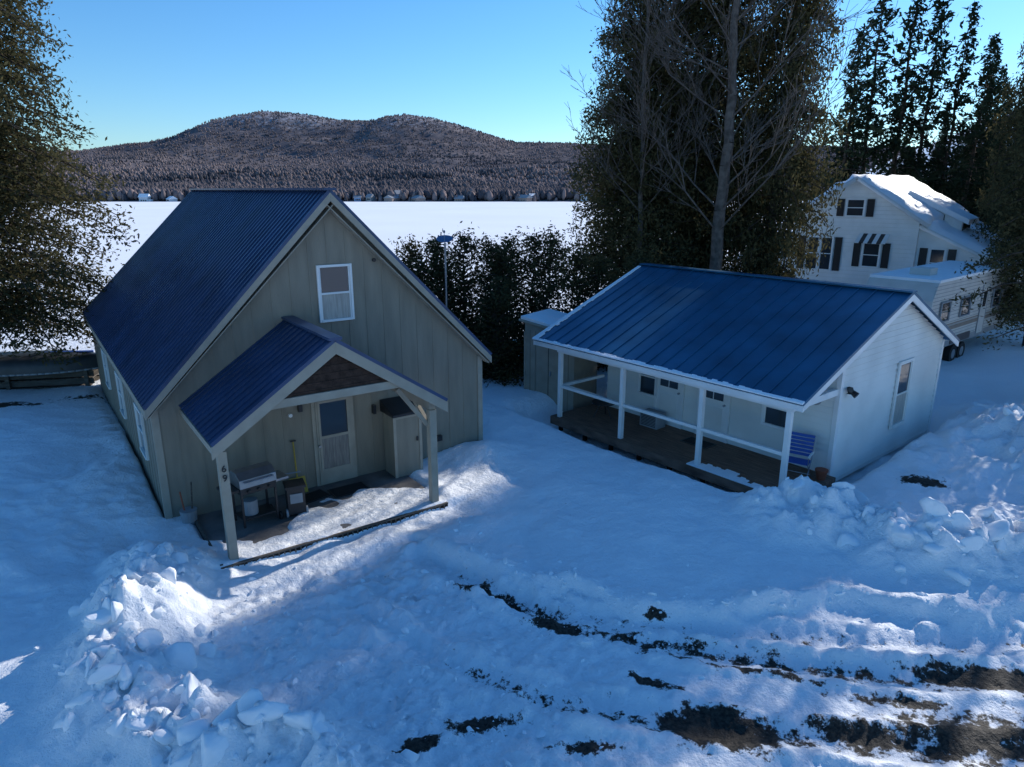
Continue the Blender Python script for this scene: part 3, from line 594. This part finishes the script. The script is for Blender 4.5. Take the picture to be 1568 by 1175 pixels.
# ------------------------------------------------------------------ trees
def leaves(C,size,per,spread,droop=0.3,asp=2.6,tintc=None):
    n=len(C)*per;P=np.repeat(C,per,0)+rng.normal(0,1,(n,3))*spread
    d=rng.normal(0,1,(n,3));d[:,2]=d[:,2]*.8-droop;d/=np.linalg.norm(d,axis=1)[:,None]
    u=np.cross(d,rng.normal(0,1,(n,3)));u/=np.linalg.norm(u,axis=1)[:,None]+1e-9
    s=size*rng.uniform(.5,1.4,n)[:,None]
    V=np.stack([P-d*s*.5,P+u*s*.5/asp*1.2,P+d*s*.5,P-u*s*.5/asp],1)
    t=np.repeat(tintc if tintc is not None else rng.random(len(C)),per)*.65+rng.random(n)*.35
    return V.reshape(-1,3),np.arange(n*4).reshape(-1,4),np.repeat(t,4)
def tubes(segs,k=6):
    S=np.array([(*a,*b_,c,d) for a,b_,c,d in segs],float);n=len(S);p0=S[:,:3];p1=S[:,3:6];r0=S[:,6];r1=S[:,7]
    d=p1-p0;d/=np.linalg.norm(d,axis=1)[:,None]+1e-9
    ref=np.where(np.abs(d[:,2:3])>.9,np.array([[1.,0,0]]),np.array([[0,0,1.]]));a=np.cross(d,ref);a/=np.linalg.norm(a,axis=1)[:,None];b_=np.cross(d,a)
    V=np.zeros((n,2*k,3))
    for i in range(k):
        t=2*math.pi*i/k;o=a*math.cos(t)+b_*math.sin(t);V[:,i]=p0+o*r0[:,None];V[:,k+i]=p1+o*r1[:,None]
    f=np.array([(i,(i+1)%k,k+(i+1)%k,k+i) for i in range(k)])
    return V.reshape(-1,3),(f[None]+(np.arange(n)*2*k)[:,None,None]).reshape(-1,4)
def crown_tree(h,z0,R,nb,leaf,per,spread,profile,bark,leafm,droop=.25,up=.15,trunk=.25,step=.55,inner=.3,lean=0):
    segs=[];C=[];T=[]
    zz=np.linspace(-.3,h*.97,14);wob=np.cumsum(rng.normal(0,.05,(14,2)),0)
    for i in range(13): segs.append(((wob[i,0],wob[i,1],zz[i]),(wob[i+1,0],wob[i+1,1],zz[i+1]),trunk*(1-i/13.5),trunk*(1-(i+1)/13.5)))
    for q in range(nb):
        f=(q+rng.random())/nb; z=z0+(h-z0)*f; az=rng.uniform(0,2*math.pi)
        Lb=R*profile(f)*rng.uniform(.55,1.12)
        if Lb<.12: Lb=.12
        wx=np.interp(z,zz,wob[:,0]);wy=np.interp(z,zz,wob[:,1])
        p=np.array([wx,wy,z]);n=max(2,int(Lb/step));tb=rng.random()
        for i in range(n):
            t=(i+1)/n;pn=np.array([wx+math.cos(az)*Lb*t,wy+math.sin(az)*Lb*t,z+Lb*(up*t-droop*t*t)+rng.normal(0,.05)])
            pn[:2]+=rng.normal(0,.06,2)
            segs.append((tuple(p),tuple(pn),.02+.035*(1-t)*Lb/R,.015+.03*(1-t)*Lb/R))
            if t>=inner:
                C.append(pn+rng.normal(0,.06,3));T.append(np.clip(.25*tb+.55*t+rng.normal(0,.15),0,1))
                if Lb>1.0:
                    for sd in(-1,1):
                        if rng.random()<.75:
                            o=.45*Lb*(1-t*.6)*.5;C.append(pn+np.array([-math.sin(az)*sd*o,math.cos(az)*sd*o,-.08]));T.append(T[-1])
            p=pn
    Va,Fa=tubes(segs,4);Vl,Fl,Tl=leaves(np.array(C),leaf,per,spread,droop,2.8,np.array(T))
    V=np.concatenate([Va,Vl]);Fz=np.concatenate([Fa,Fl+len(Va)]);t=np.concatenate([np.zeros(len(Va)),Tl]);mi=np.concatenate([np.zeros(len(Fa)),np.ones(len(Fl))])
    return V,Fz,t,mi,[bark,leafm]
def tree_mesh(name,**k):
    V,F,t,mi,ms=crown_tree(**k);return fast_mesh(name,V,F,ms,t,False,mi)
cprof=lambda f:(min(1,.45+f*3.2))*(1-f)**.62+.03
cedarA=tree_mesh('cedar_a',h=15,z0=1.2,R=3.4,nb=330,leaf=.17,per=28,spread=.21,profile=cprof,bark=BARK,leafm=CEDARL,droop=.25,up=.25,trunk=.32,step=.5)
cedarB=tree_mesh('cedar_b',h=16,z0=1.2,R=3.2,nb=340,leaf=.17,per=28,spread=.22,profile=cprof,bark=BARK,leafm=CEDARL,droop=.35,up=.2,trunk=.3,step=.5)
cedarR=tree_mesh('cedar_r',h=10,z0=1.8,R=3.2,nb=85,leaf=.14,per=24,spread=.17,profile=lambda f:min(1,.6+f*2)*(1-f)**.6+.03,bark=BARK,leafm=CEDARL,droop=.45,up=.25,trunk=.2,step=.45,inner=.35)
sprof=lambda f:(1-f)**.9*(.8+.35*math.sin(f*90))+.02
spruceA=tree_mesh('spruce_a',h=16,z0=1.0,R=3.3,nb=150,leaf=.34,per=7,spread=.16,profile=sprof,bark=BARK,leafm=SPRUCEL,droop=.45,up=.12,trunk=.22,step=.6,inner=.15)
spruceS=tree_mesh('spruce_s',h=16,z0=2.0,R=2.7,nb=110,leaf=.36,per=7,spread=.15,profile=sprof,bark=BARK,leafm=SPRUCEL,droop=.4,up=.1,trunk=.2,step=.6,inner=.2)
def put(name,me,x,y,s=1,sz=None,rz=0,z=None,parent=None):
    o=mkobj(name,me,parent,(x,y,float(H(np.array([x]),np.array([y]))[0])-.1 if z is None else z));o.scale=(s,s,sz or s);o.rotation_euler=(0,0,rz);return o
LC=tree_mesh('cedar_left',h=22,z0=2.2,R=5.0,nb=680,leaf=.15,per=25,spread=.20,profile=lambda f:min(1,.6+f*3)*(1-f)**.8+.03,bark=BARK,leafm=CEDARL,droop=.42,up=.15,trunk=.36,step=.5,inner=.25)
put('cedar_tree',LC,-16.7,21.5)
put('cedar_tree',cedarA,5.2,30,.9,1.05,1)
put('cedar_tree',cedarB,7.2,32,1.1,1.4,2)
put('cedar_tree',cedarA,9.0,30.6,.95,1.35,5)
put('cedar_tree',cedarB,10.4,29,.76,1.35,4)
put('cedar_tree',cedarR,16.3,20.3,1,1,3)
for x,y,s,sz,me_ in((21.5,28,.9,1.2,cedarB),(25.2,33,.9,1.35,cedarA),(29.0,38,1.2,1.45,cedarB),(32.6,43.5,1.1,1.75,cedarA),(30.6,37,1.0,1.35,cedarB),(36.5,47,1.3,1.8,cedarB),(34.5,42,1.2,1.7,cedarB)): put('cedar_tree',me_,x,y,s,sz,x)  # added shade casters, mostly out of view right, sized to shadow the foreground
for x,y,s,m_ in((23.2,51,1.05,spruceA),(25.3,52,1.3,spruceA),(28,53,1.35,spruceS),(30.2,54,1.3,spruceA),(32.8,55,1.2,spruceS),(36,57,1.1,spruceA)): put('spruce_tree',m_,x,y,s,s,x)
VV=[];FF=[];TT=[];MM=[];off=0
hp=[(-3.7,25.2,4.6),(-2.6,24.9,4.7),(-1.5,24.4,4.9),(-.5,24.0,4.4),(.4,24.2,4.9),(1.4,24.2,4.9),(2.3,24.4,4.3),(3.2,24.6,4.0),(-.5,22.9,3.4),(-3.2,24.0,4.0),(-2.0,23.9,4.0),(4.4,24.8,4.2),(-1.0,25,4.6),(0,24.8,4.7)]
for x,y,h in hp:
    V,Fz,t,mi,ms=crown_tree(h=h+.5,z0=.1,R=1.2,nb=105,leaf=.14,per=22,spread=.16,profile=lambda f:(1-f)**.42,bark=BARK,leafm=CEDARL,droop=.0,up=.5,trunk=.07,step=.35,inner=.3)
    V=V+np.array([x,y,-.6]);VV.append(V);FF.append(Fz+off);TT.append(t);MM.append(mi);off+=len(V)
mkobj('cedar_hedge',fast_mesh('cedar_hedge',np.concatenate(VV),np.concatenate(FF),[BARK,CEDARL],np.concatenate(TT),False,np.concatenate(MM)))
def bare(h,r,seed,nb,levels,zf=.25,len0=5.0,rb0=.07):
    rg=random.Random(seed);segs=[]
    def grow(p,d,L_,r_,lv):
        n=3;q=p.copy()
        for i in range(n):
            d=(d+Vector((rg.gauss(0,.1),rg.gauss(0,.1),rg.gauss(.08,.05)))).normalized()
            q2=q+d*(L_/n);segs.append((tuple(q),tuple(q2),max(r_*(1-.6*i/n),.007),max(r_*(1-.6*(i+1)/n),.006)))
            if lv<levels:
                for _ in range(rg.choice((1,2))):
                    ax=Vector((rg.gauss(0,1),rg.gauss(0,1),rg.gauss(0,.5)));nd=(d+ax.normalized()*rg.uniform(.4,.8)).normalized()
                    grow(q2.copy(),nd,L_*rg.uniform(.35,.6),r_*rg.uniform(.4,.6),lv+1)
            q=q2
    p=Vector((0,0,-.3));ns=24
    for i in range(ns):
        q=p+Vector((rg.gauss(0,.05),rg.gauss(0,.05),h/ns));f0=i/ns;segs.append((tuple(p),tuple(q),r*(1-f0)**.8+.02,r*(1-(i+1)/ns)**.8+.02))
        if f0>zf:
            for _ in range(nb):
                a=rg.uniform(0,6.28);el_=rg.uniform(.5,1.0);dd=Vector((math.cos(a),math.sin(a),el_)).normalized()
                grow(q.copy(),dd,len0*(1-f0*.75)*rg.uniform(.6,1.1),rb0*(1-f0*.6),0)
        p=q
    return segs
sg=bare(18.5,.26,5,2,3,.24,6.0,.05)
V,Fz=tubes(sg,4);BB=fast_mesh('bare_big',V,Fz,[BARKG]);mkobj('bare_tree',BB,None,(7.45,26.2,-.2))
sg3=bare(16,.13,9,2,3,.3,4.8,.042)
V,Fz=tubes(sg3,3);BM=fast_mesh('bare_mid',V,Fz,[BARKG]);mkobj('bare_tree',BM,None,(5.0,28.0,-.2))
sg2=bare(13,.16,11,2,2,.3,3.4,.05);V,Fz=tubes(sg2,3);BT=fast_mesh('bare_small',V,Fz,[BARKG])
sg4=bare(14,.22,21,1,1,.4,4.0,.09);V,Fz=tubes(sg4,4);BS=fast_mesh('bare_sparse',V,Fz,[BARKG])
for x,y in((19.5,20.0),(21.8,23.2)): mkobj('bare_tree',BS,None,(x,y,0))  # unseen trees added out of view to stripe the foreground with shadow
FO=empty('hillside_forest',(0,0,0))
cnt=0
for i in range(4000):
    y=54+random.random()**1.5*110;x=random.uniform(.44*y+2,.93*y)
    q=x-.42*y-12
    if q<1: continue
    r_=random.random();me_=BT if r_<.30 else (spruceA if r_<.8 else spruceS)
    s=random.uniform(.55,.95);put('tree_instance',me_,x,y,s,s*random.uniform(.9,1.2),random.random()*6,None,FO);cnt+=1
    if cnt>320:break
# ------------------------------------------------------------------ snow chunks
import bmesh
protos=[]
for i in range(16):
    bm=bmesh.new()
    for k in range(random.randint(9,14)):
        v=Vector((random.gauss(0,1),random.gauss(0,1),random.gauss(0,1))).normalized()*random.uniform(.7,1);v.z*=.75;bm.verts.new(v)
    bmesh.ops.convex_hull(bm,input=bm.verts);bmesh.ops.delete(bm,geom=[v for v in bm.verts if not v.link_faces],context='VERTS')
    bmesh.ops.subdivide_edges(bm,edges=bm.edges[:],cuts=3,use_grid_fill=True)
    for _ in range(2): bmesh.ops.smooth_vert(bm,verts=bm.verts[:],factor=.5,use_axis_x=True,use_axis_y=True,use_axis_z=True)
    for v in bm.verts: v.co*=1+random.uniform(-.06,.06)
    bmesh.ops.triangulate(bm,faces=bm.faces[:]);bm.verts.index_update()
    protos.append((np.array([v.co[:] for v in bm.verts]),np.array([[v.index for v in f.verts] for f in bm.faces])));bm.free()
VV=[];FF=[];off=0
def chunk(x,y,s):
    global off
    V,Fc=protos[random.randrange(16)];R=np.array(Matrix.Rotation(random.random()*6.28,3,'Z')@Matrix.Rotation(random.random()*3,3,'X'))
    z=float(H(np.array([x]),np.array([y]))[0])
    sc=np.array([random.uniform(.6,1.4),random.uniform(.6,1.2),random.uniform(.6,1)])*s
    VV.append((V*sc)@R.T+np.array([x,y,z-s*.1]));FF.append(Fc+off);off+=len(V)
def along(pts,n,w,smin,smax,pw=4):
    for _ in range(n):
        k=random.randrange(len(pts)-1);t=random.random();x=pts[k][0]*(1-t)+pts[k+1][0]*t+random.gauss(0,w);y=pts[k][1]*(1-t)+pts[k+1][1]*t+random.gauss(0,w)
        if y<5.2: continue
        chunk(x,y,smin+(smax-smin)*random.random()**pw)
along(LB,420,.42,.03,.36);along(RB,360,.55,.03,.36);along(RB2,60,.7,.05,.3)
for _ in range(700):
    x=random.uniform(-4.6,1.2);y=random.uniform(6.2,11.0);chunk(x,y,.012+.08*random.random()**4)
for _ in range(300):
    x=random.uniform(0,9);y=float(np.interp(x,YBX,YBY))+random.gauss(-.25,.5);chunk(x,y,.015+.05*random.random()**3)
along([(-1,12.4),(-.7,10.9),(.6,10.2),(2.2,9.4),(5.2,9.6),(8,9.3)],200,.14,.02,.11,3)
mkobj('snow_chunks',fast_mesh('snow_chunks',np.concatenate(VV),np.concatenate(FF),[SNOWP],None,True))
# ------------------------------------------------------------------ light, world, camera
EL,AZ=26.0,46.0
el,az=math.radians(EL),math.radians(AZ)
d=Vector((math.cos(el)*math.sin(az),math.cos(el)*math.cos(az),math.sin(el)))
sl_=bpy.data.lights.new('sun','SUN');sl_.energy=5;sl_.angle=math.radians(.5);sl_.color=(1,.96,.90)
so=bpy.data.objects.new('sun',sl_);COL.objects.link(so);so.rotation_euler=d.to_track_quat('Z','Y').to_euler();so.location=(60,60,60)
wd=bpy.data.worlds.new('World');scene.world=wd;wd.use_nodes=True;nt=wd.node_tree
bg=nt.nodes['Background'];sk=nt.nodes.new('ShaderNodeTexSky');sk.sky_type='NISHITA';sk.sun_disc=False;sk.sun_elevation=el;sk.sun_rotation=az;sk.altitude=300;sk.air_density=1.15;sk.dust_density=.12;sk.ozone_density=3.5
mt=nt.nodes.new('ShaderNodeMix');mt.data_type='RGBA';mt.blend_type='MULTIPLY';mt.inputs[0].default_value=1;mt.inputs[7].default_value=(.74,.98,1.22,1)
hs=nt.nodes.new('ShaderNodeHueSaturation');hs.inputs['Saturation'].default_value=1.1
nt.links.new(sk.outputs[0],mt.inputs[6]);nt.links.new(mt.outputs[2],hs.inputs['Color']);nt.links.new(hs.outputs[0],bg.inputs[0]);bg.inputs[1].default_value=.14
cam=bpy.data.cameras.new('camera');cam.sensor_width=36;cam.lens=24.34;cam.clip_end=20000;cam.clip_start=.1
co=bpy.data.objects.new('camera',cam);COL.objects.link(co);co.location=(0,0,6.4);co.rotation_euler=(math.radians(90-15.65),0,0);scene.camera=co
scene.view_settings.view_transform='Standard';scene.view_settings.look='None';scene.view_settings.exposure=0
